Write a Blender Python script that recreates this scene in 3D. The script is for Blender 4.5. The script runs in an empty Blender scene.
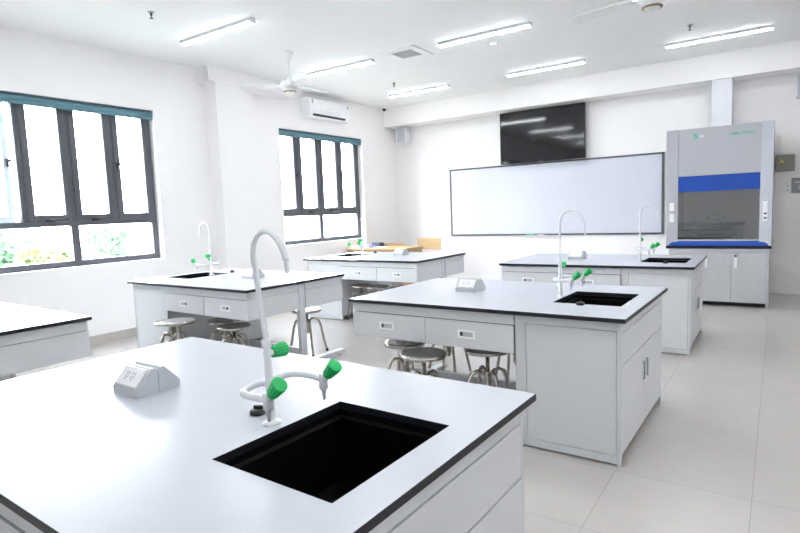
import bpy, math, random
from mathutils import Vector, Matrix
R = math.radians
random.seed(7)
C = bpy.context.scene.collection
PI = math.pi
XL, YB, ZC = -6.469, 9.493, 3.385      # left wall, whiteboard wall, ceiling
XR, YF = 2.6, -2.6                      # walls outside the picture

# ---------------------------------------------------------------- materials
def mat(name, col, rough=.5, metal=0., spec=.5, var=.03, scale=14., bump=0., emit=None, estr=0., coat=0.):
    m = bpy.data.materials.new(name); m.use_nodes = True
    nt = m.node_tree; b = nt.nodes['Principled BSDF']
    tc = nt.nodes.new('ShaderNodeTexCoord'); no = nt.nodes.new('ShaderNodeTexNoise')
    no.inputs['Scale'].default_value = scale; no.inputs['Detail'].default_value = 4
    nt.links.new(tc.outputs['Object'], no.inputs['Vector'])
    cr = nt.nodes.new('ShaderNodeValToRGB')
    c0 = [max(0, c*(1-var)) for c in col]; c1 = [min(1, c*(1+var)) for c in col]
    cr.color_ramp.elements[0].color = (*c0, 1); cr.color_ramp.elements[1].color = (*c1, 1)
    cr.color_ramp.elements[0].position = .3; cr.color_ramp.elements[1].position = .7
    nt.links.new(no.outputs['Fac'], cr.inputs['Fac']); nt.links.new(cr.outputs['Color'], b.inputs['Base Color'])
    b.inputs['Roughness'].default_value = rough; b.inputs['Metallic'].default_value = metal
    b.inputs['Specular IOR Level'].default_value = spec
    if coat: b.inputs['Coat Weight'].default_value = coat; b.inputs['Coat Roughness'].default_value = .05
    if bump:
        bp = nt.nodes.new('ShaderNodeBump'); bp.inputs['Strength'].default_value = bump; bp.inputs['Distance'].default_value = .002
        nt.links.new(no.outputs['Fac'], bp.inputs['Height']); nt.links.new(bp.outputs['Normal'], b.inputs['Normal'])
    if emit:
        b.inputs['Emission Color'].default_value = (*emit, 1); b.inputs['Emission Strength'].default_value = estr
    return m

LAMP, SKY, EXPO = 15.0, 9.5, 1.66
M = {}
M['wall'] = mat('wall_paint', (.88, .865, .86), .75, bump=.05, var=.008, scale=3)
M['ceil'] = mat('ceiling_paint', (.875, .875, .87), .8, var=.008, scale=3)
M['base'] = mat('baseboard_tile', (.50, .47, .43), .35, var=.05)
M['top'] = mat('white_laminate', (.555, .578, .632), .24, var=.012, scale=6)
M['core'] = mat('black_core', (.012, .014, .02), .4, spec=.35)
M['sink'] = mat('black_epoxy', (.003, .003, .0035), .5, bump=.03, spec=.12)
M['panel'] = mat('bench_panel', (.66, .675, .70), .45, var=.01)
M['frame'] = mat('bench_frame', (.62, .645, .67), .35, var=.01)
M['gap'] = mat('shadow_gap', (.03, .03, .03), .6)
M['dgrey'] = mat('grey_panel', (.36, .37, .39), .5)
M['pull'] = mat('drawer_pull', (.92, .93, .95), .3)
M['pullin'] = mat('pull_recess', (.48, .50, .53), .4)
M['boxgrey'] = mat('socket_box_grey', (.50, .52, .55), .4)
M['black'] = mat('black_plastic', (.012, .012, .014), .35)
M['white'] = mat('white_plastic', (.86, .87, .89), .3)
M['faucet'] = mat('faucet_enamel', (.80, .82, .86), .25, coat=.3)
M['green'] = mat('green_knob', (.005, .50, .12), .35)
M['steel'] = mat('stool_steel', (.50, .47, .42), .24, metal=1, var=.1, scale=30)
M['seat'] = mat('seat_steel', (.46, .44, .41), .25, metal=1, var=.08, scale=20)
M['chrome'] = mat('handle_metal', (.36, .37, .39), .3, metal=1)
M['alu'] = mat('window_aluminium', (.095, .10, .115), .4, var=.03)
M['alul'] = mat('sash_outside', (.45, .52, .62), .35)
M['teal'] = mat('blind_fabric', (.10, .225, .27), .6)
M['tealrail'] = mat('blind_rail', (.05, .10, .13), .4)
M['wb'] = mat('whiteboard_enamel', (.61, .635, .715), .22, var=.01, scale=2)
M['wbf'] = mat('whiteboard_frame', (.09, .095, .11), .4)
M['screen'] = mat('tv_screen', (.006, .006, .008), .07, spec=.6)
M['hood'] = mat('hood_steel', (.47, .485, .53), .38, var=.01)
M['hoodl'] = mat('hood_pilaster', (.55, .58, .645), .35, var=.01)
M['blue'] = mat('hood_blue', (.006, .07, .42), .35)
M['hooddoor'] = mat('hood_door', (.50, .52, .54), .45)
M['hoodin'] = mat('hood_liner', (.78, .79, .80), .5)
M['duct'] = mat('duct_sheet', (.68, .69, .73), .45)
M['gtext'] = mat('green_print', (.02, .48, .32), .5)
M['panelbox'] = mat('electrical_box', (.23, .23, .20), .5)
M['yellow'] = mat('yellow_sticker', (.75, .62, .05), .5)
M['sign'] = mat('grey_plate', (.27, .28, .29), .4)
M['speaker'] = mat('speaker_grille', (.42, .46, .50), .6)
M['fan'] = mat('fan_enamel', (.80, .81, .80), .35)
M['brass'] = mat('fan_trim', (.28, .22, .12), .3, metal=1)
M['vent'] = mat('vent_grey', (.50, .51, .52), .6)
M['tube'] = mat('lamp_diffuser', (.9, .9, .9), .4, emit=(.93, .96, 1.0), estr=LAMP)
M['darkmetal'] = mat('dark_metal', (.10, .09, .08), .4, metal=.6)
M['leaf'] = mat('leaves', (.15, .25, .16), .6, var=.3, scale=1.5)
M['leaf2'] = mat('leaves_yellow', (.22, .27, .12), .6, var=.25, scale=1.5)
M['bark'] = mat('bark', (.2, .15, .1), .8, var=.3)
M['ground'] = mat('ground_paving', (.24, .25, .22), .9, var=.15, scale=.5)
M['navy'] = mat('dark_bag', (.015, .015, .025), .6)
M['bluebook'] = mat('blue_cover', (.10, .14, .5), .5)
M['paper'] = mat('paper', (.85, .85, .86), .7)

def wood():
    m = bpy.data.materials.new('light_wood'); m.use_nodes = True; nt = m.node_tree; b = nt.nodes['Principled BSDF']
    tc = nt.nodes.new('ShaderNodeTexCoord'); mp = nt.nodes.new('ShaderNodeMapping'); mp.inputs['Scale'].default_value = (1.5, 12, 12)
    no = nt.nodes.new('ShaderNodeTexNoise'); no.inputs['Scale'].default_value = 2.5; no.inputs['Detail'].default_value = 6
    cr = nt.nodes.new('ShaderNodeValToRGB'); cr.color_ramp.elements[0].color = (.42, .275, .13, 1); cr.color_ramp.elements[1].color = (.54, .37, .20, 1)
    nt.links.new(tc.outputs['Object'], mp.inputs[0]); nt.links.new(mp.outputs[0], no.inputs['Vector']); nt.links.new(no.outputs['Fac'], cr.inputs[0]); nt.links.new(cr.outputs[0], b.inputs['Base Color'])
    b.inputs['Roughness'].default_value = .6; return m
M['wood'] = wood()

def floor_mat():
    m = bpy.data.materials.new('floor_tiles'); m.use_nodes = True; nt = m.node_tree; b = nt.nodes['Principled BSDF']
    tc = nt.nodes.new('ShaderNodeTexCoord'); mp = nt.nodes.new('ShaderNodeMapping'); mp.inputs['Location'].default_value = (.67+6, -2.89+6, 0)
    br = nt.nodes.new('ShaderNodeTexBrick'); br.offset = 0; br.squash = 1
    br.inputs['Scale'].default_value = 1; br.inputs['Brick Width'].default_value = .6; br.inputs['Row Height'].default_value = .6
    br.inputs['Mortar Size'].default_value = .0022; br.inputs['Mortar Smooth'].default_value = .3; br.inputs['Bias'].default_value = 0
    br.inputs['Color1'].default_value = (.545, .518, .492, 1); br.inputs['Color2'].default_value = (.565, .535, .508, 1); br.inputs['Mortar'].default_value = (.42, .395, .37, 1)
    no = nt.nodes.new('ShaderNodeTexNoise'); no.inputs['Scale'].default_value = 9; no.inputs['Detail'].default_value = 5
    mx = nt.nodes.new('ShaderNodeMix'); mx.data_type = 'RGBA'; mx.blend_type = 'MULTIPLY'; mx.inputs[0].default_value = .10
    nt.links.new(tc.outputs['Object'], mp.inputs[0]); nt.links.new(mp.outputs[0], br.inputs['Vector']); nt.links.new(tc.outputs['Object'], no.inputs['Vector'])
    nt.links.new(br.outputs['Color'], mx.inputs[6]); nt.links.new(no.outputs['Color'], mx.inputs[7]); nt.links.new(mx.outputs[2], b.inputs['Base Color'])
    rr = nt.nodes.new('ShaderNodeMapRange'); rr.inputs[3].default_value = .17; rr.inputs[4].default_value = .27
    nt.links.new(no.outputs['Fac'], rr.inputs[0]); nt.links.new(rr.outputs[0], b.inputs['Roughness'])
    bp = nt.nodes.new('ShaderNodeBump'); bp.invert = True; bp.inputs['Strength'].default_value = .3; bp.inputs['Distance'].default_value = .002
    nt.links.new(br.outputs['Fac'], bp.inputs['Height']); nt.links.new(bp.outputs['Normal'], b.inputs['Normal'])
    return m
M['floor'] = floor_mat()

def glass_mat(name, tint, refl):
    m = bpy.data.materials.new(name); m.use_nodes = True; nt = m.node_tree; nt.nodes.clear()
    o = nt.nodes.new('ShaderNodeOutputMaterial'); t = nt.nodes.new('ShaderNodeBsdfTransparent'); t.inputs[0].default_value = (*tint, 1)
    g = nt.nodes.new('ShaderNodeBsdfGlossy'); g.inputs['Roughness'].default_value = .02; fr = nt.nodes.new('ShaderNodeFresnel'); fr.inputs[0].default_value = 1.5
    ml = nt.nodes.new('ShaderNodeMath'); ml.operation = 'MULTIPLY_ADD'; ml.inputs[1].default_value = 1; ml.inputs[2].default_value = refl
    mx = nt.nodes.new('ShaderNodeMixShader')
    ge = nt.nodes.new('ShaderNodeNewGeometry'); inv = nt.nodes.new('ShaderNodeMath'); inv.operation = 'SUBTRACT'; inv.inputs[0].default_value = 1
    fin = nt.nodes.new('ShaderNodeMath'); fin.operation = 'MULTIPLY'          # the rear face of a pane adds no second reflection
    nt.links.new(ge.outputs['Backfacing'], inv.inputs[1]); nt.links.new(ml.outputs[0], fin.inputs[0]); nt.links.new(inv.outputs[0], fin.inputs[1])
    nt.links.new(fr.outputs[0], ml.inputs[0]); nt.links.new(fin.outputs[0], mx.inputs[0]); nt.links.new(t.outputs[0], mx.inputs[1]); nt.links.new(g.outputs[0], mx.inputs[2]); nt.links.new(mx.outputs[0], o.inputs[0])
    return m
M['glass'] = glass_mat('window_glass', (.97, .98, .98), 0)
M['sashglass'] = glass_mat('hood_glass', (.78, .79, .80), .16)

# ---------------------------------------------------------------- mesh helpers
class MB:
    def __init__(s): s.v = []; s.f = []; s.m = []; s.sm = []; s.mats = []
    def mi(s, m):
        if m not in s.mats: s.mats.append(m)
        return s.mats.index(m)
    def add(s, vs, fs, m, smooth=False, mt=None):
        n = len(s.v); k = s.mi(m)
        for v in vs:
            v = Vector(v); s.v.append(mt @ v if mt else v)
        for f in fs: s.f.append([i+n for i in f]); s.m.append(k); s.sm.append(smooth)
    def box(s, x0, x1, y0, y1, z0, z1, m, bev=0., mt=None):
        x0, x1 = min(x0, x1), max(x0, x1); y0, y1 = min(y0, y1), max(y0, y1); z0, z1 = min(z0, z1), max(z0, z1)
        if bev <= 0:
            vs = [(x, y, z) for z in (z0, z1) for x, y in ((x0, y0), (x1, y0), (x1, y1), (x0, y1))]
            s.add(vs, [(3, 2, 1, 0), (4, 5, 6, 7), (0, 1, 5, 4), (1, 2, 6, 5), (2, 3, 7, 6), (3, 0, 4, 7)], m, mt=mt); return
        b = min(bev, (x1-x0)/2.01, (y1-y0)/2.01, (z1-z0)/2.01)
        vs = []; idx = {}
        for sx in (0, 1):
            for sy in (0, 1):
                for sz in (0, 1):
                    X, Y, Z = (x0, x1)[sx], (y0, y1)[sy], (z0, z1)[sz]; dx, dy, dz = (b, -b)[sx], (b, -b)[sy], (b, -b)[sz]
                    idx[sx, sy, sz] = len(vs); vs += [(X, Y+dy, Z+dz), (X+dx, Y, Z+dz), (X+dx, Y+dy, Z)]
        I = lambda a, b_, c, k: idx[a, b_, c]+k
        fs = []
        for a in (0, 1):
            q = [I(a, 0, 0, 0), I(a, 1, 0, 0), I(a, 1, 1, 0), I(a, 0, 1, 0)]; fs.append(q if a else q[::-1])
            q = [I(0, a, 0, 1), I(1, a, 0, 1), I(1, a, 1, 1), I(0, a, 1, 1)]; fs.append(q[::-1] if a else q)
            q = [I(0, 0, a, 2), I(1, 0, a, 2), I(1, 1, a, 2), I(0, 1, a, 2)]; fs.append(q if a else q[::-1])
        for a in (0, 1):
            for c in (0, 1):
                q = [I(a, c, 0, 0), I(a, c, 1, 0), I(a, c, 1, 1), I(a, c, 0, 1)]; fs.append(q if (a == c) == (c == 1) or False else q)
                q = [I(a, 0, c, 0), I(a, 1, c, 0), I(a, 1, c, 2), I(a, 0, c, 2)]; fs.append(q)
                q = [I(0, a, c, 1), I(1, a, c, 1), I(1, a, c, 2), I(0, a, c, 2)]; fs.append(q)
                for e in (0, 1): fs.append([I(a, c, e, 0), I(a, c, e, 1), I(a, c, e, 2)])
        s.add(vs, fs, m, mt=mt)
    def lathe(s, prof, m, n=24, cx=0, cy=0, mt=None, smooth=True, caps=True):
        vs = []; fs = []
        for r, z in prof:
            for i in range(n): a = 2*PI*i/n; vs.append((cx+r*math.cos(a), cy+r*math.sin(a), z))
        for j in range(len(prof)-1):
            for i in range(n): k = (i+1) % n; fs.append((j*n+i, j*n+k, (j+1)*n+k, (j+1)*n+i))
        s.add(vs, fs, m, smooth, mt)
        if caps:
            s.add([(cx+prof[0][0]*math.cos(2*PI*i/n), cy+prof[0][0]*math.sin(2*PI*i/n), prof[0][1]) for i in range(n)], [list(range(n))[::-1]], m, False, mt)
            s.add([(cx+prof[-1][0]*math.cos(2*PI*i/n), cy+prof[-1][0]*math.sin(2*PI*i/n), prof[-1][1]) for i in range(n)], [list(range(n))], m, False, mt)
    def tube(s, pts, r, m, n=12, mt=None):
        pts = [Vector(p) for p in pts]; L = len(pts); vs = []; fs = []
        rr = r if isinstance(r, (list, tuple)) else [r]*L
        up = None
        for i, p in enumerate(pts):
            t = (pts[min(i+1, L-1)]-pts[max(i-1, 0)]).normalized()
            if up is None: up = t.orthogonal().normalized()
            up = (up - t*up.dot(t)).normalized(); w = t.cross(up)
            for k in range(n): a = 2*PI*k/n; vs.append(p+(up*math.cos(a)+w*math.sin(a))*rr[i])
        for j in range(L-1):
            for i in range(n): k = (i+1) % n; fs.append((j*n+i, j*n+k, (j+1)*n+k, (j+1)*n+i))
        s.add(vs, fs, m, True, mt)
        s.add(vs[:n], [list(range(n))[::-1]], m, False, mt); s.add(vs[-n:], [list(range(n))], m, False, mt)
    def prism(s, poly, x0, x1, m, mt=None):     # poly in (y,z), extruded in x
        n = len(poly); vs = [(x0, y, z) for y, z in poly]+[(x1, y, z) for y, z in poly]
        fs = [list(range(n))[::-1], list(range(n, 2*n))]+[(i, (i+1) % n, n+(i+1) % n, n+i) for i in range(n)]
        s.add(vs, fs, m, mt=mt)
    def build(s, name, parent=None, loc=None, rot=None):
        me = bpy.data.meshes.new(name); me.from_pydata([tuple(v) for v in s.v], [], s.f)
        for m in s.mats: me.materials.append(m)
        for p, k, sm in zip(me.polygons, s.m, s.sm): p.material_index = k; p.use_smooth = sm
        me.validate(); me.update()
        import bmesh
        bm = bmesh.new(); bm.from_mesh(me); bmesh.ops.recalc_face_normals(bm, faces=bm.faces); bm.to_mesh(me); bm.free()
        o = bpy.data.objects.new(name, me); C.objects.link(o)
        if parent: o.parent = parent
        if loc is not None: o.location = loc
        if rot is not None: o.rotation_euler = rot
        return o
def B(name, parent, m, *boxes, bev=.0):
    b = MB()
    for bx in boxes: b.box(*bx, m, bev)
    return b.build(name, parent)
def tag(o, label, cat, group=None):
    o['label'] = label; o['category'] = cat
    if group: o['group'] = group
    return o
def thing(name, loc, rz=0, label=None, cat=None, group=None):
    o = bpy.data.objects.new(name, None); C.objects.link(o); o.empty_display_size = .1
    o.location = loc; o.rotation_euler = (0, 0, rz)
    if label: tag(o, label, cat, group)
    return o
def struct(o): o['kind'] = 'structure'; return o
def dup(o, parent=None):
    c = o.copy(); C.objects.link(c)
    if parent: c.parent = parent
    for ch in o.children_recursive if False else [x for x in bpy.data.objects if x.parent == o]: dup(ch, c)
    return c
def text_mesh(txt, size, m, name, parent, mtx, extrude=.0006, fat=.0003):
    cu = bpy.data.curves.new(name, 'FONT'); cu.body = txt; cu.size = size; cu.extrude = extrude; cu.align_x = 'LEFT'; cu.offset = fat
    o = bpy.data.objects.new(name, cu); C.objects.link(o); bpy.context.view_layer.update()
    me = bpy.data.meshes.new_from_object(o.evaluated_get(bpy.context.evaluated_depsgraph_get()))
    bpy.data.objects.remove(o); me.materials.clear(); me.materials.append(m)
    r = bpy.data.objects.new(name, me); C.objects.link(r); r.parent = parent; r.matrix_local = mtx
    return r

# ---------------------------------------------------------------- camera (solved from the photograph)
cam_d = bpy.data.cameras.new('camera'); cam = bpy.data.objects.new('camera', cam_d); C.objects.link(cam)
cam_d.sensor_width = 36; cam_d.lens = 555.26/800*36; cam_d.clip_start = .05; cam_d.clip_end = 300
r_ = Vector((0.82726387, 0.56041039, -0.03968225)); u_ = Vector((-0.02343135, 0.10498717, 0.9941975)); w_ = Vector((-0.56132474, 0.82153386, -0.09998327))
cam.matrix_world = Matrix(((r_.x, u_.x, -w_.x, 0), (r_.y, u_.y, -w_.y, 0), (r_.z, u_.z, -w_.z, 1.39), (0, 0, 0, 1)))
bpy.context.scene.camera = cam

# ---------------------------------------------------------------- room shell
struct(B('floor', None, M['floor'], (XL-.3, XR+.2, YF-.2, YB+.2, -.15, 0)))
struct(B('ceiling', None, M['ceil'], (XL-.3, XR+.2, YF-.2, YB+.2, ZC, ZC+.15)))
struct(B('wall_back', None, M['wall'], (XL-.3, XR+.2, YB, YB+.2, 0, ZC)))
struct(B('wall_right', None, M['wall'], (XR, XR+.2, YF, YB, 0, ZC)))
struct(B('wall_front', None, M['wall'], (XL-.3, XR+.2, YF-.2, YF, 0, ZC)))
WZ0, WZ1 = .908, 2.749
W1, W2 = (2.14, 4.161), (6.27, 8.366)
XO = XL-.22
struct(B('wall_left', None, M['wall'], (XO, XL, YF, W1[0], 0, ZC), (XO, XL, W1[1], W2[0], 0, ZC), (XO, XL, W2[1], YB, 0, ZC),
         (XO, XL, W1[0], W1[1], 0, WZ0), (XO, XL, W2[0], W2[1], 0, WZ0), (XO, XL, W1[0], W1[1], WZ1, ZC), (XO, XL, W2[0], W2[1], WZ1, ZC)))
struct(B('trim_1', None, M['wall'], (XL, -6.245, 4.95, 5.56, 0, 3.2)))                 # column
struct(B('trim_2', None, M['wall'], (XL, -6.22, 4.83, 6.40, 3.2, ZC)))                # beam along the window wall
struct(B('trim_3', None, M['wall'], (XL, XR, 9.1, YB, 3.035, ZC)))                    # beam along the board wall
struct(B('baseboard_left', None, M['base'], (XL, XL+.012, YF, 4.95, 0, .1), (XL, XL+.012, 5.56, YB, 0, .1), bev=.002))
struct(B('baseboard_back', None, M['wall'], (XL+.012, XR, YB-.012, YB, 0, .085), bev=.002))

# ---------------------------------------------------------------- windows
def window(name, y0, y1, jamb, open_first):
    w = struct(thing(name, (XL-.14, y0, WZ0)))
    W = y1-y0; Hh = WZ1-WZ0; fx0, fx1 = -.035, .035
    zt = 1.365-WZ0                        # transom
    t = .06
    fr = MB()
    fr.box(fx0, fx1, 0, W+jamb, 0, .066, M['alu'], .004); fr.box(fx0, fx1, 0, W+jamb, Hh-.06, Hh, M['alu'], .004)
    fr.box(fx0+.002, fx1-.002, 0, .07, 0, Hh, M['alu'], .004); fr.box(fx0+.002, fx1-.002, W-.045, W+jamb, 0, Hh, M['alu'], .004)
    fr.box(fx0, fx1, 0, W+jamb, zt, zt+.06, M['alu'], .004)
    fr.box(fx0+.004, fx1-.004, W*.5-.042, W*.5+.042, 0, zt+.03, M['alu'], .004)
    for k in (1, 2, 3): fr.box(fx0+.003, fx1-.003, W*k/4-.035, W*k/4+.035, zt, Hh, M['alu'], .004)
    fr.build('window_frame', w)
    for k in range(2):
        B('lower_pane', w, M['glass'], (-.005, .003, W*.5*k+.04, W*.5*(k+1)-.04, .04, zt+.01))
    for k in range(4):
        op = open_first and k == 0
        s0 = W*k/4+.02; sw = W/4-.04; h = Hh-zt-.09
        sx = thing('sash', (-.04 if op else .0, s0, zt+.05)); sx.parent = w
        if op: sx.rotation_euler = (0, 0, R(19))
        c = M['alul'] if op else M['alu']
        st = .07
        b = MB()
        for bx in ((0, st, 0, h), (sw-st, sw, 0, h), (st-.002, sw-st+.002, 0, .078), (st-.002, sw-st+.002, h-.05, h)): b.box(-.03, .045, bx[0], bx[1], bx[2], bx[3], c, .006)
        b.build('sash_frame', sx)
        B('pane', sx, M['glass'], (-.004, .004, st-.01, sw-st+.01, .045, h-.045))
        if k in (1, 2):
            hb = MB(); hb.box(.045, .075, sw*.42-.03, sw*.42+.05, .0, .035, M['black'], .006); hb.tube([(.075, sw*.42+.02, .02), (.085, sw*.42+.10, .028), (.085, sw*.42+.20, .03)], .007, M['black'], 8)
            hb.build('window_handle', sx)
        if k == 3 or (k == 0):
            yy = .03 if k == 3 else sw-.03
            hb = MB(); hb.box(.045, .065, yy-.015, yy+.015, h*.5-.05, h*.5+.04, M['black'], .006); hb.box(.06, .085, yy-.01, yy+.03, h*.5+.0, h*.5+.03, M['black'], .006)
            hb.build('window_handle', sx)
    return w
window('window_1', 2.17, 4.135, .0255, True)
window('window_2', 6.235, 8.315, .0505, False)
for (a, b_), lab in ((W1, 'teal roller blind rolled up over the nearer, left window'), (W2, 'teal roller blind rolled up over the far window beneath the air conditioner')):
    t = thing('roller_blind', (XL-.03, a, WZ1-.10), 0, lab, 'blind', 'roller blinds above the windows')
    bb = MB(); bb.box(-.025, .015, .01, b_-a-.01, .075, .098, M['tealrail'], .004); bb.build('head_rail', t)
    bb = MB(); L = b_-a-.03
    mt = Matrix.Translation((-.003, .015, .045)) @ Matrix.Rotation(-PI/2, 4, 'X')
    bb.lathe([(.030, 0), (.030, L)], M['teal'], 16, mt=mt); bb.box(.01, .018, .015, b_-a-.015, .0, .05, M['teal'], .003); bb.build('rolled_fabric', t)
    B('bottom_bar', t, M['teal'], (.0, .02, .012, b_-a-.012, -.012, .006), bev=.004)

# ---------------------------------------------------------------- outside
struct(B('ground', None, M['ground'], (-140, XL-.6, -60, 90, -3.6, -3.4)))
def tree(x, y, top, rad, m, label, seed):
    rnd = random.Random(seed)
    t = thing('tree', (x, y, -3.4), 0, label, 'tree', 'trees outside the nearer window')
    H = top+3.4
    b = MB(); b.tube([(0, 0, -.1), (.05, .03, H*.3), (-.03, .08, H*.6), (.02, 0, H*.85)], [.14, .11, .08, .03], M['bark'], 8)
    for k in range(5):
        a = rnd.uniform(0, 6.28); b.tube([(0, .03, H*.4), (math.cos(a)*rad*.4, math.sin(a)*rad*.4, H*.6), (math.cos(a)*rad*.7, math.sin(a)*rad*.7, H*.75)], [.05, .035, .012], M['bark'], 6)
    b.build('trunk', t)
    b = MB()
    clumps = [(rnd.uniform(-1, 1)*rad*.7, rnd.uniform(-1, 1)*rad*.7, H-rad*.45-rnd.random()**1.5*rad*1.3, rad*rnd.uniform(.28, .5)) for _ in range(26)]
    for cx, cy, cz, cr in clumps:
        for _ in range(170):
            d = Vector((rnd.gauss(0, 1), rnd.gauss(0, 1), rnd.gauss(0, .8))).normalized()*cr*rnd.uniform(.6, 1.05)
            p = Vector((cx, cy, cz))+d; a = Vector((rnd.gauss(0, 1), rnd.gauss(0, 1), rnd.gauss(0, .5))).normalized(); c = a.orthogonal().normalized()
            l = rnd.uniform(.06, .13)
            b.add([p-a*l, p+c*l*.45, p+a*l, p-c*l*.45], [(0, 1, 2, 3)], m)
    b.build('foliage', t)
tree(-14.8, 4.4, 1.75, 1.4, M['leaf'], 'broad green tree outside the left window, leftmost in its lower pane', 1)
tree(-18.6, 6.6, 1.75, 1.3, M['leaf'], 'round green tree centred in the lower left window pane', 2)
tree(-11.3, 4.9, .98, .5, M['leaf2'], 'small yellow-green tree in front of the round green tree outside', 3)
tree(-25.0, 13.4, 1.25, .8, M['leaf'], 'distant green treetop in the lower right pane of the left window', 4)

# ---------------------------------------------------------------- lab benches
TW, TD = 1.817, 1.191
def make_bench(label, center, rot):
    t = thing('lab_bench', (center[0], center[1], 0), rot, label, 'lab bench', 'white lab benches')
    ox, oy = TW/2, -TD/2            # cabinet-end front corner -> origin at centre
    def bx(x0, x1, y0, y1, z0, z1): return (x0+ox, x1+ox, y0+oy, y1+oy, z0, z1)
    # worktop with sink cut-out: white skin, black core, small chamfer
    b = MB(); hx0, hx1, hy0, hy1 = -.503+ox, -.105+ox, .357+oy, .832+oy
    X0, X1, Y0, Y1 = -TW+ox, ox, oy, TD+oy; c = .001; zt, zb = .8, .777
    o = [(X0, Y0), (X1, Y0), (X1, Y1), (X0, Y1)]; i = [(hx0, hy0), (hx1, hy0), (hx1, hy1), (hx0, hy1)]
    s_ = [(1, 1), (-1, 1), (-1, -1), (1, -1)]
    oc = [(p[0]+s[0]*c, p[1]+s[1]*c) for p, s in zip(o, s_)]
    ring = [(x, y, zt) for x, y in oc]+[(x, y, zt) for x, y in i]
    b.add(ring, [(k, (k+1) % 4, 4+(k+1) % 4, 4+k) for k in range(4)], M['top'])
    vs = [(x, y, zt) for x, y in oc]+[(x, y, zt-c) for x, y in o]+[(x, y, zb+c) for x, y in o]+[(x, y, zb) for x, y in oc]+[(x, y, zb) for x, y in i]+[(x, y, zt) for x, y in i]
    fs = []
    for l in range(5): fs += [(4*l+k, 4*l+(k+1) % 4, 4*l+4+(k+1) % 4, 4*l+4+k) for k in range(4)]
    b.add(vs, fs, M['core']); b.build('worktop', t)
    # sink bowl
    b = MB(); d = .012; zz = .772
    lv = [(0, zz, -.03), (0, zz, 0), (0, .762, d), (0, .762, d), ]
    def rect(off, z): return [(hx0+off, hy0+off, z), (hx1-off, hy0+off, z), (hx1-off, hy1-off, z), (hx0+off, hy1-off, z)]
    rings = [rect(-.02, .774), rect(.0, .774), rect(.0, .758), rect(.012, .752), rect(.016, .56), rect(.04, .53), rect(.16, .522)]
    vs = [v for r in rings for v in r]
    fs = [(4*l+k, 4*l+(k+1) % 4, 4*l+4+(k+1) % 4, 4*l+4+k) for l in range(len(rings)-1) for k in range(4)]+[tuple(4*(len(rings)-1)+k for k in range(4))]
    out = [rect(-.02, .774), rect(-.015, .52), ]
    n = len(vs); vs += [v for r in out for v in r]; fs += [(n+k, n+(k+1) % 4, n+4+(k+1) % 4, n+4+k) for k in range(4)]+[(n+4, n+5, n+6, n+7)]
    b.add(vs, fs, M['sink']); b.build('sink', t)
    # cabinet carcass: side skins, bottom, posts
    P, F = M['panel'], M['frame']
    y0, y1, xe, xi = .036, TD-.036, -.029, -.61
    cab = thing('cabinet', (0, 0, 0)); cab.parent = t
    B('side_panel', cab, P, bx(-.545, xe-.024, y0+.003, y0+.015, .058, .725)); B('side_panel', cab, P, bx(-.545, xe-.024, y1-.015, y1-.003, .058, .725))
    B('inner_panel', cab, P, bx(-.60, -.585, y0+.01, y1-.01, .06, .75)); B('bottom_panel', cab, P, bx(-.58, xe-.02, y0+.02, y1-.02, .05, .066))
    B('cabinet_frame', cab, F, bx(xe-.021, xe-.001, y0, y0+.022, .0, .775), bx(xe-.021, xe-.001, y1-.022, y1, .0, .775), bx(xi, -.548, y0, y0+.03, .055, .775), bx(xi, -.548, y1-.03, y1, .055, .775),
      bx(-.548, xe-.021, y0, y0+.022, .728, .775), bx(-.548, xe-.021, y1-.022, y1, .728, .775), bx(xi, xe-.021, y0-.003, y0+.022, .012, .055), bx(xi, xe-.021, y1-.022, y1+.003, .012, .055),
      bx(xe-.021, xe-.002, y0+.022, y1-.022, .716, .775), bev=.0015)
    B('gap_shade', cab, M['gap'], bx(xe-.035, xe-.0225, y0+.022, y1-.022, .057, .72), bx(-.547, xe-.035, y0+.016, y0+.021, .056, .727), bx(-.547, xe-.035, y1-.021, y1-.016, .056, .727))  # dark sheets that paint the shade into the gaps around doors and panels
    for yy in (y0+.05, y1-.05):
        for xx in (-.12, -.56):
            f = MB(); f.lathe([(.018, 0), (.018, .006), (.008, .008), (.008, .02)], M['chrome'], 12, xx+ox, yy+oy); f.build('levelling_foot', cab)
    B('upper_front_panel', cab, P, bx(xe-.02, xe, y0+.024, y1-.024, .5425, .712), bev=.0015)
    for k in (0, 1):
        ya, yb = (y0+.024, TD/2-.003) if k == 0 else (TD/2+.003, y1-.024)
        dr = B('door', cab, P, bx(xe-.02, xe, ya, yb, .062, .5365), bev=.0015)
        hy = TD/2+(-.035 if k == 0 else .055)
        h = MB(); h.tube([(xe+ox, hy+oy, .44), (xe+ox+.009, hy+oy, .44), (xe+ox+.009, hy+oy, .335), (xe+ox, hy+oy, .335)], .0038, M['chrome'], 8); h.build('handle', dr)
    # drawers on both long sides
    fx = -1.802
    for side in (0, 1):
        def yy(v): return v if side == 0 else TD-v
        fy = .022
        B('drawer_case', t, F, bx(fx, -.612, yy(fy+.018), yy(fy+.03), .715, .775), bx(fx, fx+.02, yy(fy+.018), yy(.518 if side == 0 else .588), .715, .775),
          bx(fx+.02, -.612, yy(.498), yy(.515), .545, .775), bev=.001)
        B('end_panel', t, P, bx(fx, fx+.016, yy(fy+.004), yy(.518 if side == 0 else .588), .545, .712), bev=.001)
        B('drawer_rail', t, F, bx(fx+.001, -.612, yy(fy), yy(fy+.018), .715, .773), bev=.001)
        B('shadow_strip', t, M['gap'], bx(fx+.03, -.614, yy(fy+.0145), yy(fy+.0175), .56, .72))
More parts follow.
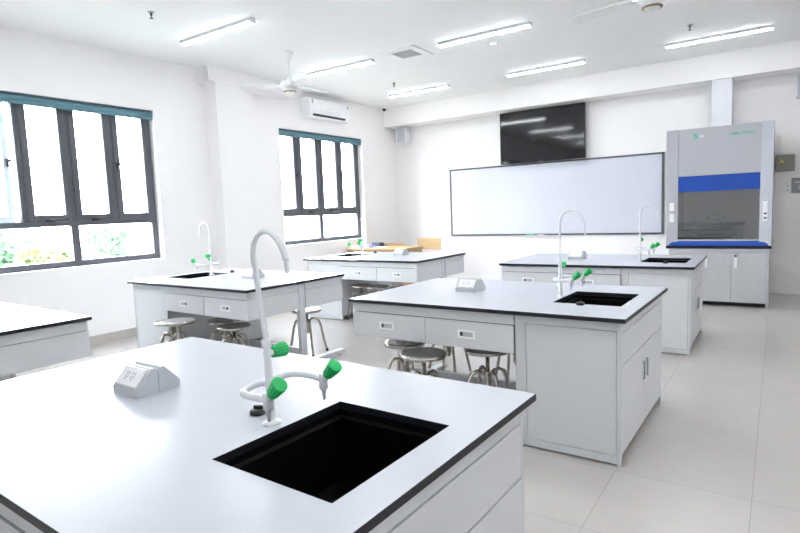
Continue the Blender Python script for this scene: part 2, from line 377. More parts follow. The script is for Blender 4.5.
        for x0, x1 in ((fx+.002, -1.2155), (-1.2095, -.616)):
            dr = thing('drawer', (0, 0, 0)); dr.parent = t
            B('drawer_front', dr, P, bx(x0, x1, yy(fy-.004), yy(fy+.013), .546, .709), bev=.0015)
            B('drawer_box', dr, P, bx(x0+.02, x1-.015, yy(fy+.0185), yy(.48), .555, .56), bx(x0+.02, x0+.03, yy(fy+.0185), yy(.48), .56, .68), bx(x1-.025, x1-.015, yy(fy+.0185), yy(.48), .56, .68), bx(x0+.02, x1-.015, yy(.47), yy(.48), .56, .68))
            xm = (x0+x1)/2 - .005
            f0 = fy-.004
            B('drawer_pull', dr, M['pull'], bx(xm-.058, xm+.058, yy(f0-.003), yy(f0), .607, .617), bx(xm-.058, xm+.058, yy(f0-.003), yy(f0), .647, .657),
              bx(xm-.058, xm-.045, yy(f0-.003), yy(f0), .617, .647), bx(xm+.045, xm+.058, yy(f0-.003), yy(f0), .617, .647))
            B('pull_recess', dr, M['pullin'], bx(xm-.045, xm+.045, yy(f0-.0008), yy(f0), .617, .647))
            B('lock', dr, M['black'], bx(xm-.040, xm-.024, yy(f0-.003), yy(f0-.0008), .621, .643))
    # spine, leg and foot
    B('spine_beam', t, F, bx(-1.757, -.61, .545, .580, .70, .774), bev=.002)
    B('stretcher', t, F, bx(-1.757, -.60, .555, .597, .125, .185), bev=.002)
    B('leg', t, F, bx(-1.800, -1.758, .523, .598, .055, .773), bev=.003)
    ft = B('foot', t, F, bx(-1.802, -1.735, .024, TD-.024, .02, .058), bev=.004)
    for yv in (.06, 1.13):
        f = MB(); f.lathe([(.02, 0), (.02, .006), (.008, .008), (.008, .022)], M['chrome'], 12, -1.765+ox, yv+oy); f.build('levelling_foot', ft)
    return t

def loc2w(o, a, x, y): return (o[0]+x*math.cos(a)-y*math.sin(a), o[1]+x*math.sin(a)+y*math.cos(a))
# key: front-right corner of the top, turn, cabinet at right (0) or left (1)
benches = {
 'near': ((-.644, .445), -.022, 0), 'mid': ((-.624, 2.905), -.013, 0), 'far': ((-.591, 5.389), .013, 0),
 'lnear': ((-3.622, .578), -.022, 1), 'lmid': ((-3.528, 2.952), -.028, 1), 'lfar': ((-3.442, 5.382), -.011, 1)}
blabels = {
 'near': 'large white lab bench filling the foreground, with the nearest black sink',
 'mid': 'white lab bench in mid room, two drawers and a cabinet facing the camera',
 'far': 'white lab bench at far right, just in front of the fume hood',
 'lnear': 'white lab bench cut off by the left edge of the photo, beside the near window',
 'lmid': 'white lab bench behind the foreground faucet, beside the column of the window wall',
 'lfar': 'farthest left white lab bench, in front of the wooden teacher desk'}
proto = None
BT = {}
def is_desc(o): return o
for k, (o, a, fl) in benches.items():
    cx, cy = loc2w(o, a, -TW/2, TD/2)
    rz = a+(PI if fl else 0)
    if proto is None: proto = make_bench(blabels[k], (cx, cy), rz)
    else:
        c = dup(proto); c.location = (cx, cy, 0); c.rotation_euler = (0, 0, rz); c['label'] = blabels[k]
    BT[k] = (cx, cy, rz)
def on_bench(k, u, v):      # u = distance from cabinet end, v across (seen from the cabinet-right orientation)
    cx, cy, rz = BT[k]; return loc2w((cx, cy), rz, TW/2-u, v-TD/2)

# ---------------------------------------------------------------- faucets
def make_faucet(label, spout_turn, lean=0, drop=.055):
    t = thing('lab_faucet', (0, 0, 0), 0, label, 'faucet', 'gooseneck lab faucets')
    W = M['faucet']
    b = MB(); b.lathe([(.028, 0), (.028, .004), (.015, .009), (.0112, .013), (.0108, .224)], W, 20); b.build('column', t)
    b = MB(); b.lathe([(.0138, .222), (.0146, .225), (.0146, .240), (.012, .244)], W, 20); b.build('collar', t)
    pts = [(0, 0, .24), (0, 0, .36), (0, 0, .463)]
    r = .078
    for i in range(1, 17):
        a = PI-PI*i/16*.97; pts.append((r+r*math.cos(a), 0, .473+r*math.sin(a)))
    e = Vector(pts[-1]); pts.append((e.x+.004, 0, e.z-drop))
    sh = [(p[0], p[1]-max(0, p[2]-.24)*math.tan(lean), p[2]) for p in pts]
    pts = sh
    b = MB(); b.tube(pts, .0078, W, 14)
    q = Vector(pts[-1]); b.tube([q, q+Vector((0, 0, -.004)), q+Vector((.001, 0, -.032)), q+Vector((.001, 0, -.034))], [.0080, .0070, .0058, .004], W, 12)
    s = b.build('gooseneck_spout', t); s.rotation_euler = (0, 0, spout_turn)
    zt = .115
    U = [(.10, -.093, zt), (.06, -.098, zt), (.02, -.097, zt), (-.008, -.086, zt), (-.022, -.058, zt), (-.030, -.02, zt), (-.032, .03, zt), (-.027, .075, zt), (-.010, .105, zt), (.025, .117, zt), (.065, .115, zt), (.108, .106, zt)]
    sm = []
    for i in range(len(U)-1):
        A, Bp = Vector(U[i]), Vector(U[i+1]); P0 = Vector(U[max(i-1, 0)]); P3 = Vector(U[min(i+2, len(U)-1)])
        for j in range(4):
            x = j/4; sm.append(.5*((2*A)+(-P0+Bp)*x+(2*P0-5*A+4*Bp-P3)*x*x+(-P0+3*A-3*Bp+P3)*x**3))
    sm.append(Vector(U[-1]))
    b = MB(); b.tube(sm, .0098, W, 12); b.tube([(-.031, 0, zt), (-.01, 0, zt)], .010, W, 12); b.build('branch_pipe', t)
    for (x, y) in ((.10, -.093), (.110, .106)):
        b = MB(); b.lathe([(.009, zt-.029), (.0130, zt-.026), (.0130, zt+.012), (.011, zt+.018)], W, 16, x, y)
        ax = Matrix.Translation((x, y, zt)) @ Matrix.Rotation(R(46), 4, 'Y')
        b.lathe([(.012, 0), (.012, .024)], W, 16, mt=ax)
        v = b.build('valve', t)
        b = MB(); prof = []
        for i in range(7): z = zt-.029-i*.0045; prof += [(.0080-i*.0005, z), (.0062-i*.0005, z-.0035)]
        b.lathe(prof, M['chrome'], 12, x, y); b.build('hose_nozzle', v)
        b = MB(); n = 28; vs = []; fs = []
        prof = [(.015, .022), (.0165, .024), (.0225, .066), (.0215, .070), (.012, .072)]
        for rr, z in prof:
            for i in range(n): rad = rr*(1 if i % 2 or z > .068 else .93); A = 2*PI*i/n; vs.append((rad*math.cos(A), rad*math.sin(A), z))
        for j in range(len(prof)-1):
            for i in range(n): fs.append((j*n+i, j*n+(i+1) % n, (j+1)*n+(i+1) % n, (j+1)*n+i))
        fs += [tuple(range(n))[::-1], tuple(range((len(prof)-1)*n, len(prof)*n))]
        b.add(vs, fs, M['green'], mt=ax); b.build('knob', v)
    ax = Matrix.Translation((0, -.016, .203)) @ Matrix.Rotation(-PI/2, 4, 'X')
    b = MB(); b.lathe([(.011, .008), (.011, .036)], W, 16, mt=ax); v = b.build('valve', t)
    b = MB(); b.add([ax @ Vector(p)+Vector((0, 0, 0)) for p in [(p_[0], p_[1], p_[2]+.010) for p_ in vs]], fs, M['green']); b.build('knob', v)
    return t
fa = {'near': (.556, .597, -.16, 'large white gooseneck faucet with green knobs on the foreground bench'),
      'mid': (.536, .597, 0., 'white gooseneck faucet with green knobs on the middle right bench'),
      'far': (.545, .585, .1, 'white gooseneck faucet with green knobs on the far bench before the whiteboard'),
      'lmid': (.44, .52, 0., 'thin white faucet with green knobs on the left bench by the column'),
      'lfar': (.475, .50, 2.6, 'small white faucet with green knobs on the farthest left bench by the window')}
for k, (u, v, turn, lab) in fa.items():
    f = make_faucet(lab, turn, R(5.8) if k == 'near' else 0, .004 if k == 'near' else .055); x, y = on_bench(k, u, v); f.location = (x, y, .8); f.rotation_euler = (0, 0, BT[k][2])

# ---------------------------------------------------------------- socket boxes
def make_outlet():
    t = thing('socket_box', (0, 0, 0), 0, '', 'socket box', 'bench socket boxes')
    m = M['boxgrey']
    for s in (-1, 1):
        poly = [(.001, 0), (.080, 0), (.080, .024), (.022, .086), (.012, .086), (.001, .076)]
        b = MB(); b.prism([(s*y, z) for y, z in poly], -.078, .078, m); h = b.build('housing', t)
        ang = math.atan2(.058, .058)
        mt = Matrix.Translation((0, s*.0515, .0555)) @ Matrix.Rotation(-s*R(45), 4, 'X')
        b = MB(); b.box(-.062, .062, -.036, .036, -.004, .007, M['white'], .003, mt); p = b.build('socket_plate', h)
        b = MB(); b.box(-.038, .038, -.024, .024, .007, .0085, M['white'], .001, mt)
        for xx in (-.018, .018):
            for q in ((-.007, .010), (.007, .010), (-.007, -.003), (.007, -.003), (0, -.012)):
                b.box(xx+q[0]-.0024, xx+q[0]+.0024, q[1]-.0042, q[1]+.0042, .0085, .0089, M['dgrey'], 0, mt)
        b.build('sockets', p)
    return t
op = make_outlet()
outs = {'near': (1.203, .597, 0, 'pale grey double-sided socket box on the foreground bench'), 'mid': (1.20, .62, 0, 'grey socket box on the middle right bench, behind its drawers'),
        'far': (1.175, .60, 0, 'white socket box on the far right bench below the whiteboard'), 'lmid': (1.13, .55, 0, 'socket box on the left bench, partly hidden by the foreground faucet neck'),
        'lfar': (1.10, .47, 0, 'small socket box on the farthest left bench, before the wooden desk')}
for i, (k, (u, v, r, lab)) in enumerate(outs.items()):
    o = op if i == 0 else dup(op); x, y = on_bench(k, u, v); o.location = (x, y, .8); o.rotation_euler = (0, 0, BT[k][2]+r); o['label'] = lab

# ---------------------------------------------------------------- sink plugs
def make_plug():
    t = thing('sink_plug', (0, 0, 0), 0, '', 'sink plug', 'black sink plugs')
    b = MB(); b.lathe([(.022, 0), (.025, .002), (.025, .012), (.020, .016), (.010, .017)], M['black'], 24); b.build('stopper', t)
    b = MB(); b.box(-.014, .014, -.003, .003, .0165, .026, M['black'], .002); b.lathe([(.004, .017), (.005, .022)], M['black'], 10, .012, .0); b.build('grip', t)
    return t
pp = make_plug()
for i, (k, u, v, lab) in enumerate((('near', .650, .628, 'black sink plug lying behind the foreground faucet base'), ('mid', .325, .325, 'black sink plug at the front edge of the middle right sink'),
        ('far', .27, .30, 'black sink plug in front of the far right sink'), ('lmid', .46, .28, 'black sink plug beside the faucet on the left bench by the column'), ('lfar', .50, .25, 'black sink plug on the farthest left bench'))):
    o = pp if i == 0 else dup(pp); x, y = on_bench(k, u, v); o.location = (x, y, .8); o['label'] = lab; o.rotation_euler = (0, 0, .5+i)

# ---------------------------------------------------------------- stools
def make_stool():
    t = thing('lab_stool', (0, 0, 0), 0, '', 'stool', 'round metal stools')
    H = .45
    b = MB(); b.lathe([(.08, H-.030), (.132, H-.030), (.143, H-.027), (.147, H-.016), (.146, H-.006), (.139, H), (.12, H-.001), (.02, H-.003)], M['seat'], 40); b.build('seat', t)
    b = MB(); b.lathe([(.013, .20), (.013, H-.045), (.035, H-.040), (.035, H-.030)], M['steel'], 16); b.build('screw_post', t)
    b = MB(); b.lathe([(.022, .215), (.024, .22), (.024, .335), (.022, .34)], M['steel'], 18); b.build('hub', t)
    for k in range(4):
        a = PI/4+k*PI/2; c, s = math.cos(a), math.sin(a)
        prof = [(.018, .318), (.045, .345), (.080, .352), (.112, .335), (.134, .28), (.152, .19), (.172, .09), (.188, .022)]
        b = MB(); b.tube([(r*c, r*s, z) for r, z in prof], .0120, M['steel'], 10); l = b.build('leg', t)
        b = MB(); b.lathe([(.013, 0), (.013, .028)], M['black'], 12, .1915*c, .1915*s); b.build('rubber_foot', l)
    return t
sp = make_stool()
st = [(-2.170, 3.200, .2, .02, 'round metal stool under the middle bench, leftmost of its three visible seats'),
      (-1.840, 2.920, .6, .04, 'round metal stool standing out in front at the middle bench, nearest seat'),
      (-1.520, 3.175, .1, .05, 'round metal stool under the middle bench nearest its cabinet'),
      (-2.19, 3.86, 0, 0, 'metal stool at the far side of the middle bench, left one, only slanting legs showing'),
      (-1.61, 3.86, 0, 0, 'metal stool at the far side of the middle bench, the right one, near its cabinet'),
      (-4.25, 2.80, .3, .08, 'shiny metal stool at the front left of the left bench, beside its cabinet'),
      (-4.59, 2.96, .9, .02, 'metal stool just left of the shiny one at the left bench, mostly hidden by it'),
      (-4.24, 3.27, .5, 0, 'metal stool in the middle of the row under the left bench drawers'),
      (-3.93, 3.13, .7, 0, 'metal stool under the right drawer of the left bench'),
      (-3.88, 3.99, .2, 0, 'metal stool beyond the leg post of the left bench'),
      (-4.50, 5.66, 0, 0, 'leftmost small metal stool under the farthest left bench'),
      (-4.20, 5.62, .6, 0, 'middle small metal stool under the farthest left bench'),
      (-3.86, 5.68, .1, 0, 'rightmost small metal stool under the farthest left bench')]
for i, (x, y, rz, up, lab) in enumerate(st):
    o = sp if i == 0 else dup(sp); o.location = (x, y, 0); o.rotation_euler = (0, 0, rz); o['label'] = lab
    if i:
        for ch in [q for q in bpy.data.objects if q.parent == o]:
            if ch.name.split('.')[0] in ('seat', 'screw_post'): ch.location.z = up
for ch in [q for q in bpy.data.objects if q.parent == sp]:
    if ch.name.split('.')[0] in ('seat', 'screw_post'): ch.location.z = st[0][3]

# ---------------------------------------------------------------- fume hood
t = thing('fume_hood', (-.645, 8.13, 0), 0, 'tall grey fume hood with blue sash strip and glass front against the back wall', 'fume hood')
w = .584; D_ = 1.25
B('worktop', t, M['core'], (-w-.005, w+.005, -.005, D_, .745, .785), bev=.003)
b = MB(); prof = []
n = 10
vs = []; fs = []
poly = [(-.015, .785), (-.015, .80), (-.010, .825), (.01, .842), (.04, .846), (.06, .846), (.06, .785)]
N = len(poly)
for x, sc in ((-w+.03, .25), (-w+.05, .7), (-w+.085, 1), (w-.085, 1), (w-.05, .7), (w-.03, .25)):
    for y, z in poly: vs.append((x, y, .785+(z-.785)*sc))
for j in range(5):
    for i_ in range(N): fs.append((j*N+i_, j*N+(i_+1) % N, (j+1)*N+(i_+1) % N, (j+1)*N+i_))
fs += [tuple(range(N))[::-1], tuple(range(5*N, 6*N))]
b.add(vs, fs, M['blue']); b.build('bumper', t)
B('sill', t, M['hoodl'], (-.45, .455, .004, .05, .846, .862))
cb = thing('base_cabinet', (0, 0, 0)); cb.parent = t
B('case', cb, M['hood'], (-w+.03, -w+.05, .02, D_, 0, .745), (w-.045, w-.02, .0, D_, 0, .745), (-w+.05, w-.045, .03, D_-.02, .06, .08), (-w+.05, w-.045, D_-.02, D_, .06, .745),
  (-w+.05, w-.045, .0, .03, .70, .745), bev=.002)
B('back_board', cb, M['black'], (-w+.05, w-.045, .15, .16, .0, .06))
for a_, b_, hx in ((-w+.052, -.163, -.2), (-.160, .166, -.135), (.169, w-.047, .2)):
    d_ = B('door', cb, M['hooddoor'], (a_, b_, .006, .024, .063, .698), bev=.002)
    if b_ > 0:
        xk = (a_+.045)
        B('handle', d_, M['white'], (xk-.014, xk+.014, -.004, .006, .50, .635), bev=.002)
        k_ = MB(); k_.lathe([(.012, 0), (.012, .012)], M['darkmetal'], 12, mt=Matrix.Translation((xk, .006, .655)) @ Matrix.Rotation(PI/2, 4, 'X')); k_.build('lock', d_)
# superstructure
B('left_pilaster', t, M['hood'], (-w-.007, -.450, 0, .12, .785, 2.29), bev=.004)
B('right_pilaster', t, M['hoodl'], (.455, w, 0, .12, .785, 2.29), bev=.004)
B('outer_shell', t, M['hood'], (-w-.007, -w+.01, .12, D_, .785, 2.29), (w-.02, w-.002, .12, D_, .785, 2.29), (-w+.01, w-.02, .12, D_, 2.27, 2.29))
B('upper_panel', t, M['hood'], (-.4505, .4555, .008, .03, 1.685, 2.285), bev=.002)
li = B('inner_liner', t, M['hoodin'], (-.53, -.50, .12, 1.0, .785, 2.2), (.50, .53, .12, 1.0, .785, 2.2), (-.50, .50, .98, 1.0, .785, 2.2), (-.50, .50, .12, 1.0, 2.18, 2.2))
B('baffle', li, M['hoodin'], (-.38, .40, .93, .945, .90, 1.25), (-.38, .40, .93, .945, 1.29, 1.95))
sa = thing('sash', (0, 0, 0)); sa.parent = t
B('sash_strip', sa, M['blue'], (-.4495, .4545, .012, .04, 1.482, 1.683), bev=.002)
B('sash_glass', sa, M['sashglass'], (-.4495, .4545, .024, .030, .862, 1.49))
for z in (1.295, 1.15):
    pl = B('socket', t, M['white'], (-.549, -.492, -.008, 0, z-.055, z+.055), bev=.003)
    B('socket_face', pl, M['pull'], (-.538, -.503, -.0095, -.008, z-.04, z+.04), bev=.001)
cp = B('control_panel', t, M['white'], (.487, .538, -.008, 0, 1.09, 1.35), bev=.003)
B('display', cp, M['bluebook'], (.493, .532, -.0095, -.008, 1.335, 1.343)); B('button', cp, M['black'], (.500, .528, -.010, -.008, 1.17, 1.19)); B('button', cp, M['black'], (.500, .528, -.010, -.008, 1.115, 1.135))
rx = Matrix.Rotation(PI/2, 4, 'X')
text_mesh('FUME HOOD', .046, M['gtext'], 'lettering', t, Matrix.Translation((.116, .0075, 2.158)) @ rx)
text_mesh('S', .088, M['gtext'], 'emblem', t, Matrix.Translation((-.275, .0075, 2.155)) @ rx, .0006, .004)
B('emblem_outline', t, M['duct'], (-.205, -.16, .0065, .008, 2.165, 2.195))
dt = tag(B('exhaust_duct', None, M['duct'], (-.815, -.565, 9.115, 9.36, 2.291, 3.034), bev=.003), 'square pale grey duct rising from the fume hood into the ceiling beam', 'duct')

# ---------------------------------------------------------------- board wall
t = thing('whiteboard', (-3.351, YB, .863), 0, 'wide white marker board with dark frame on the back wall', 'whiteboard')
hw = 1.881; hh = 1.265
B('board', t, M['wb'], (-hw+.02, hw-.02, -.022, 0, .02, hh-.02))
B('board_frame', t, M['wbf'], (-hw, hw, -.034, 0, 0, .028), (-hw, hw, -.034, 0, hh-.028, hh), (-hw, -hw+.028, -.034, 0, .028, hh-.028), (hw-.034, hw, -.034, 0, .028, hh-.028), bev=.003)
B('marker_tray', t, M['duct'], (-.36, .05, -.10, -.034, -.012, -.004), (-.36, .05, -.10, -.097, -.004, .008))
tag(B('board_eraser', None, M['green'], (-3.69, -3.55, 9.405, 9.45, .860, .885), bev=.005), 'green board eraser on the small tray under the whiteboard', 'eraser')
mk = MB(); mk.lathe([(.009, 0), (.009, .12), (.005, .125)], M['white'], 12); o = mk.build('marker_pen', None, (-3.50, 9.425, .868), (0, PI/2, .1)); tag(o, 'white marker pen lying beside the green eraser', 'marker')
t = thing('television', (-3.38, 9.35, 2.13), 0, 'large black flat television mounted above the whiteboard', 'television')
B('bezel', t, M['black'], (-.745, .745, 0, .045, 0, .89), bev=.004); B('screen', t, M['screen'], (-.733, .733, -.002, .001, .014, .878))
B('wall_bracket', t, M['black'], (-.2, .2, .045, .1425, .25, .65), bev=.004); B('logo', t, M['vent'], (-.025, .025, -.0025, 0, .004, .010))
def speaker(x, y, z, ww, lab, rz=0):
    s = thing('wall_speaker', (x, y, z), rz, lab, 'speaker', 'small wall speakers')
    B('cabinet', s, M['duct'], (-ww/2, ww/2, 0, .17, 0, .30), bev=.008); B('grille', s, M['speaker'], (-ww/2+.012, ww/2-.012, -.006, 0, .012, .288), bev=.002)
    B('bracket', s, M['duct'], (-.02, .02, .17, YB-y-.001, .12, .18))
speaker(-6.185, 9.27, 2.725, .20, 'small grey speaker under the beam in the far left corner')
speaker(.27, 9.27, 2.68, .22, 'grey speaker cut off at the upper right edge above the fume hood')
t = thing('electrical_box', (.062, YB, 1.72), 0, 'olive grey metal electrical box on the wall right of the fume hood', 'electrical box')
B('enclosure', t, M['panelbox'], (-.11, .11, -.12, .004, 0, .225), bev=.004); B('cover', t, M['panelbox'], (-.104, .104, -.124, -.12, .006, .219), bev=.001)
b = MB(); b.add([(-.060, -.1255, .12), (-.010, -.1255, .12), (-.035, -.1255, .165)], [(0, 1, 2)], M['yellow']); b.add([(-.060, -.124, .12), (-.010, -.124, .12), (-.035, -.124, .165)], [(2, 1, 0)], M['yellow']); b.build('warning_sticker', t)
B('latch', t, M['black'], (-.045, -.035, -.130, -.124, .085, .105))
t = thing('wall_socket', (.098, YB, 1.42), 0, 'white wall socket beside the fume hood under the electrical box', 'socket')
B('plate', t, M['white'], (-.03, .03, -.008, 0, 0, .14), bev=.003); B('socket_face', t, M['dgrey'], (-.008, .008, -.009, -.008, .03, .05), (-.008, .008, -.009, -.008, .09, .11))
t = thing('notice_plate', (.27, YB, 1.415), 0, 'grey plate with pale writing at the right edge of the photo', 'sign')
B('plate', t, M['sign'], (-.13, .13, -.006, .004, 0, .21), bev=.001)
B('lettering', t, M['white'], (-.09, .10, -.007, -.006, .145, .155), (-.05, .10, -.007, -.006, .095, .102), (-.05, .10, -.007, -.006, .075, .082), (-.05, .10, -.007, -.006, .055, .062))

# ---------------------------------------------------------------- air conditioner
t = thing('air_conditioner', (XL, 7.29, 2.96), 0, 'white split air conditioner on the window wall above the far window', 'air conditioner')
b = MB(); pr = [(0, .02), (.10, .0), (.16, .015), (.195, .07), (.205, .14), (.20, .29), (.185, .31), (0, .31)]
# profile in (x,z), extruded along y
vs = [(x, -.50, z) for x, z in pr]+[(x, .50, z) for x, z in pr]; n = len(pr)
b.add(vs, [list(range(n))[::-1], list(range(n, 2*n))]+[(i_, (i_+1) % n, n+(i_+1) % n, n+i_) for i_ in range(n)], M['white']); b.build('casing', t)
mt = Matrix.Translation((.178, 0, .043)) @ Matrix.Rotation(R(-57.5), 4, 'Y')
b = MB(); b.box(-.018, .020, -.41, .41, -.002, .0025, M['black'], 0, mt); b.build('air_outlet', t)
b = MB(); b.box(-.012, .0, -.42, .42, .003, .006, M['dgrey'], 0, mt); b.build('louvre', t)
B('label_sticker', t, M['dgrey'], (.2005, .2035, -.45, -.42, .215, .285)); B('label_sticker', t, M['dgrey'], (.2005, .2035, .44, .465, .225, .275))
B('logo', t, M['vent'], (.2035, .2055, -.03, .03, .165, .172))

# ---------------------------------------------------------------- ceiling fittings
lp = None
nm = {(-5.04, 4.04): 'linear ceiling light nearest, at upper left above the near window', (-5.04, 6.07): 'linear ceiling light right of the small ceiling fan', (-5.04, 8.12): 'farthest left linear ceiling light, near the security camera',
      (-2.88, 6.07): 'linear ceiling light at top centre beside the smoke detector', (-2.88, 8.12): 'linear ceiling light above the television', (-.69, 8.12): 'linear ceiling light at upper right above the fume hood',
      (-.69, 6.07): 'linear ceiling light cut by the top edge behind the right fan'}
for x in (-5.04, -2.88, -.69, 1.48):
    for y in (-.05, 2.0, 4.04, 6.07, 8.12):
        if x > 1 and y > 5: continue
        if (x, y) in nm: lab = nm[(x, y)]
        else: lab = 'linear ceiling light outside the picture, above the nearer part of the room'
        if lp is None:
            lp = thing('ceiling_light', (x+.015, y, ZC), 0, lab, 'ceiling light', 'linear ceiling lights')
            B('housing', lp, M['duct'], (-.58, .58, -.036, .036, -.034, 0), bev=.002)
            b = MB(); b.box(-.571, .571, -.031, .031, -.044, -.033, M['tube'], .004); b.build('diffuser', lp)
            B('end_cap', lp, M['duct'], (-.58, -.571, -.032, .032, -.045, -.033)); B('end_cap', lp, M['duct'], (.571, .58, -.032, .032, -.045, -.033))
        else:
            o = dup(lp); o.location = (x+.015, y, ZC); o['label'] = lab
def fan(x, y, ang, drop, lab, bl=1.0):
    f = thing('ceiling_fan', (x, y, ZC), R(ang), lab, 'ceiling fan', 'white three-blade ceiling fans')
    b = MB(); b.lathe([(.065, 0), (.06, -.02), (.025, -.10), (.012, -.11)], M['fan'], 20); b.build('canopy', f)
    b = MB(); b.lathe([(.012, -.10), (.012, -drop+.10)], M['fan'], 12); b.build('rod', f)
    b = MB(); b.lathe([(.02, -drop+.13), (.045, -drop+.10), (.10, -drop+.085), (.115, -drop+.06), (.115, -drop+.02), (.09, -drop), (.075, -drop-.015), (.072, -drop-.03)], M['fan'], 28); h = b.build('motor', f)
    b = MB(); b.lathe([(.070, -drop-.03), (.080, -drop-.031), (.080, -drop-.040), (.066, -drop-.042)], M['brass'], 28); b.build('trim_ring', h)
    b = MB(); b.lathe([(.062, -drop-.035), (.06, -drop-.046), (.01, -drop-.050)], M['fan'], 24); b.build('cap', h)
    for k in range(3):
        mt = Matrix.Rotation(k*2*PI/3, 4, 'Z') @ Matrix.Translation((0, 0, -drop+.045)) @ Matrix.Rotation(R(9), 4, 'X')
        b = MB(); b.box(.10, .19, -.02, .02, -.004, .002, M['fan'], .001, mt)
        n_ = 12; top = []
        out = [(.15, -.035), (.30, -.065), (.66, -.075), (.70, -.06), (.715, -.03), (.715, .03), (.70, .055), (.66, .068), (.30, .06), (.15, .035)]
        vs = [(.15+(x_-.15)*bl, y_, .002) for x_, y_ in out]+[(.15+(x_-.15)*bl, y_, .010) for x_, y_ in out]; n = len(out)
        b.add(vs, [tuple(range(n))[::-1], tuple(range(n, 2*n))]+[(i_, (i_+1) % n, n+(i_+1) % n, n+i_) for i_ in range(n)], M['fan'], mt=mt)
        b.build('blade', f)
fan(-5.04, 5.12, -31, .44, 'white ceiling fan hanging at left before the air conditioner', .86)
fan(-.88, 5.04, 46, .41, 'white ceiling fan cut by the top edge of the photo at right')
def sprinkler(x, y, lab):
    s = thing('sprinkler', (x, y, ZC), 0, lab, 'sprinkler', 'ceiling sprinklers')
    b = MB(); b.lathe([(.03, .004), (.03, -.002), (.028, -.006)], M['chrome'], 16); b.build('escutcheon', s)
    b = MB(); b.lathe([(.010, -.006), (.012, -.03), (.006, -.035), (.005, -.055), (.02, -.057), (.02, -.06)], M['darkmetal'], 12); b.build('nozzle', s)
sprinkler(-5.038, 3.303, 'small dark sprinkler on the ceiling at upper left, left of the nearest light')
sprinkler(-.893, 7.425, 'small dark sprinkler on the ceiling below the right fan')
sprinkler(-5.036, 7.407, 'small dark sprinkler on the ceiling between the square vent and far light')
b = MB(); b.lathe([(.05, 0), (.05, -.012), (.042, -.030), (.03, -.034), (.01, -.035)], M['white'], 24); o = b.build('smoke_detector', None, (-2.919, 6.50, ZC)); tag(o, 'round white smoke detector on the ceiling in front of the centre light', 'smoke detector')
t = thing('security_camera', (-6.36, 8.98, ZC), 0, 'small black dome camera on the ceiling in the far left corner', 'camera')
b = MB(); b.lathe([(.05, 0), (.05, -.02), (.042, -.028)], M['white'], 24); b.build('mount', t)
b = MB(); b.lathe([(.038, -.028), (.036, -.045), (.025, -.06), (.008, -.067)], M['black'], 24); b.build('dome', t)
t = thing('ceiling_vent', (-3.97, 6.155, ZC), 0, 'square ceiling vent with grey grille in a white frame', 'vent')
B('vent_frame', t, M['white'], (-.25, .25, -.25, -.15, -.014, 0), (-.25, .25, .15, .25, -.014, 0), (-.25, -.15, -.15, .15, -.014, 0), (.15, .25, -.15, .15, -.014, 0), bev=.002)
B('grille', t, M['vent'], (-.15, .15, -.15, .15, -.007, 0), *[(-.15, .15, -.145+.024*k, -.134+.024*k, -.013, -.007) for k in range(12)])

# ---------------------------------------------------------------- teacher corner
t = thing('teacher_desk', (-5.77, 7.98, 0), 0, 'light wooden teacher desk behind the farthest left bench', 'desk')
B('desk_top', t, M['wood'], (-.62, .62, -.33, .33, .725, .755), bev=.003)
B('modesty_panel', t, M['wood'], (-.58, .58, -.28, -.262, .30, .725))
for x in (-.60, .572): B('side_panel', t, M['wood'], (x, x+.028, -.30, .30, 0, .725), bev=.002)
def chair(x, y, rz, lab, hb):
    c = thing('wooden_chair', (x, y, 0), rz, lab, 'chair', 'wooden chairs at the teacher desk')
    B('seat', c, M['wood'], (-.21, .21, -.18, .20, .43, .45), bev=.006)
    B('backrest', c, M['wood'], (-.25, .25, .205, .222, hb-.21, hb), bev=.006)
    for sx in (-1, 1):
        b = MB(); b.tube([(sx*.19, .235, hb-.03), (sx*.19, .235, .44), (sx*.20, .24, .0)], .011, M['white'], 10); b.build('leg', c)
        b = MB(); b.tube([(sx*.19, -.18, .425), (sx*.20, -.20, .0)], .011, M['white'], 10); b.build('leg', c)
    b = MB(); b.tube([(-.19, -.18, .42), (.19, -.18, .42)], .010, M['white'], 8); b.tube([(-.19, .20, .42), (.19, .20, .42)], .010, M['white'], 8); b.build('seat_frame', c)
chair(-5.33, 8.57, 0, 'light wooden chair with high square backrest, right of the desk items', .865)
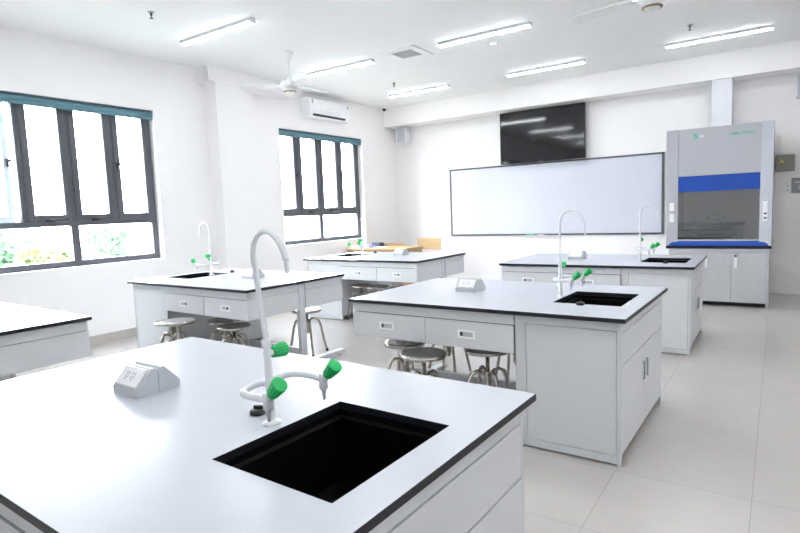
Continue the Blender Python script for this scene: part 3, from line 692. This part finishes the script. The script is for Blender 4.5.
chair(-6.13, 8.57, 0, 'light wooden chair whose low backrest shows left behind the desk', .775)
t = thing('water_jug', (-6.02, 7.78, .755), 0, 'white plastic jug at the left end of the wooden desk', 'jug')
b = MB(); b.lathe([(.045, 0), (.048, .01), (.048, .12), (.035, .135), (.03, .14)], M['white'], 24); b.build('body', t); b = MB(); b.lathe([(.03, .14), (.032, .145), (.032, .165)], M['white'], 20); b.build('lid', t)
tag(B('blue_book', None, M['bluebook'], (-6.09, -5.95, 7.93, 8.08, .755, .79), bev=.002), 'blue book on the wooden desk beside the white jug', 'book')
b = MB(); b.box(-6.22, -6.0, 8.17, 8.31, .755, .82, M['navy'], .02); tag(b.build('dark_bag'), 'low black bag lying on the back of the wooden desk', 'bag')
tag(B('paper_stack', None, M['paper'], (-5.87, -5.68, 7.80, 7.98, .755, .772), bev=.001), 'flat stack of white paper on the wooden desk', 'paper')

# ---------------------------------------------------------------- world and colour
w = bpy.data.worlds.new('sky'); bpy.context.scene.world = w; w.use_nodes = True; nt = w.node_tree
bg = nt.nodes['Background']; bg.inputs['Strength'].default_value = SKY
tc = nt.nodes.new('ShaderNodeTexCoord'); sp_ = nt.nodes.new('ShaderNodeSeparateXYZ'); cr = nt.nodes.new('ShaderNodeValToRGB')
cr.color_ramp.elements[0].color = (.97, .98, 1, 1); cr.color_ramp.elements[1].color = (.82, .90, 1, 1); cr.color_ramp.elements[1].position = .8
nt.links.new(tc.outputs['Generated'], sp_.inputs[0]); nt.links.new(sp_.outputs['Z'], cr.inputs[0]); nt.links.new(cr.outputs[0], bg.inputs[0])
sc = bpy.context.scene
sc.view_settings.view_transform = 'Standard'; sc.view_settings.look = 'None'; sc.view_settings.gamma = 1; sc.view_settings.use_curve_mapping = False
sc.view_settings.exposure = EXPO
sc.cycles.max_bounces = 10; sc.cycles.diffuse_bounces = 6; sc.cycles.glossy_bounces = 4; sc.cycles.transparent_max_bounces = 16
sc.cycles.use_denoising = True; sc.cycles.sample_clamp_indirect = 10; sc.cycles.caustics_reflective = False
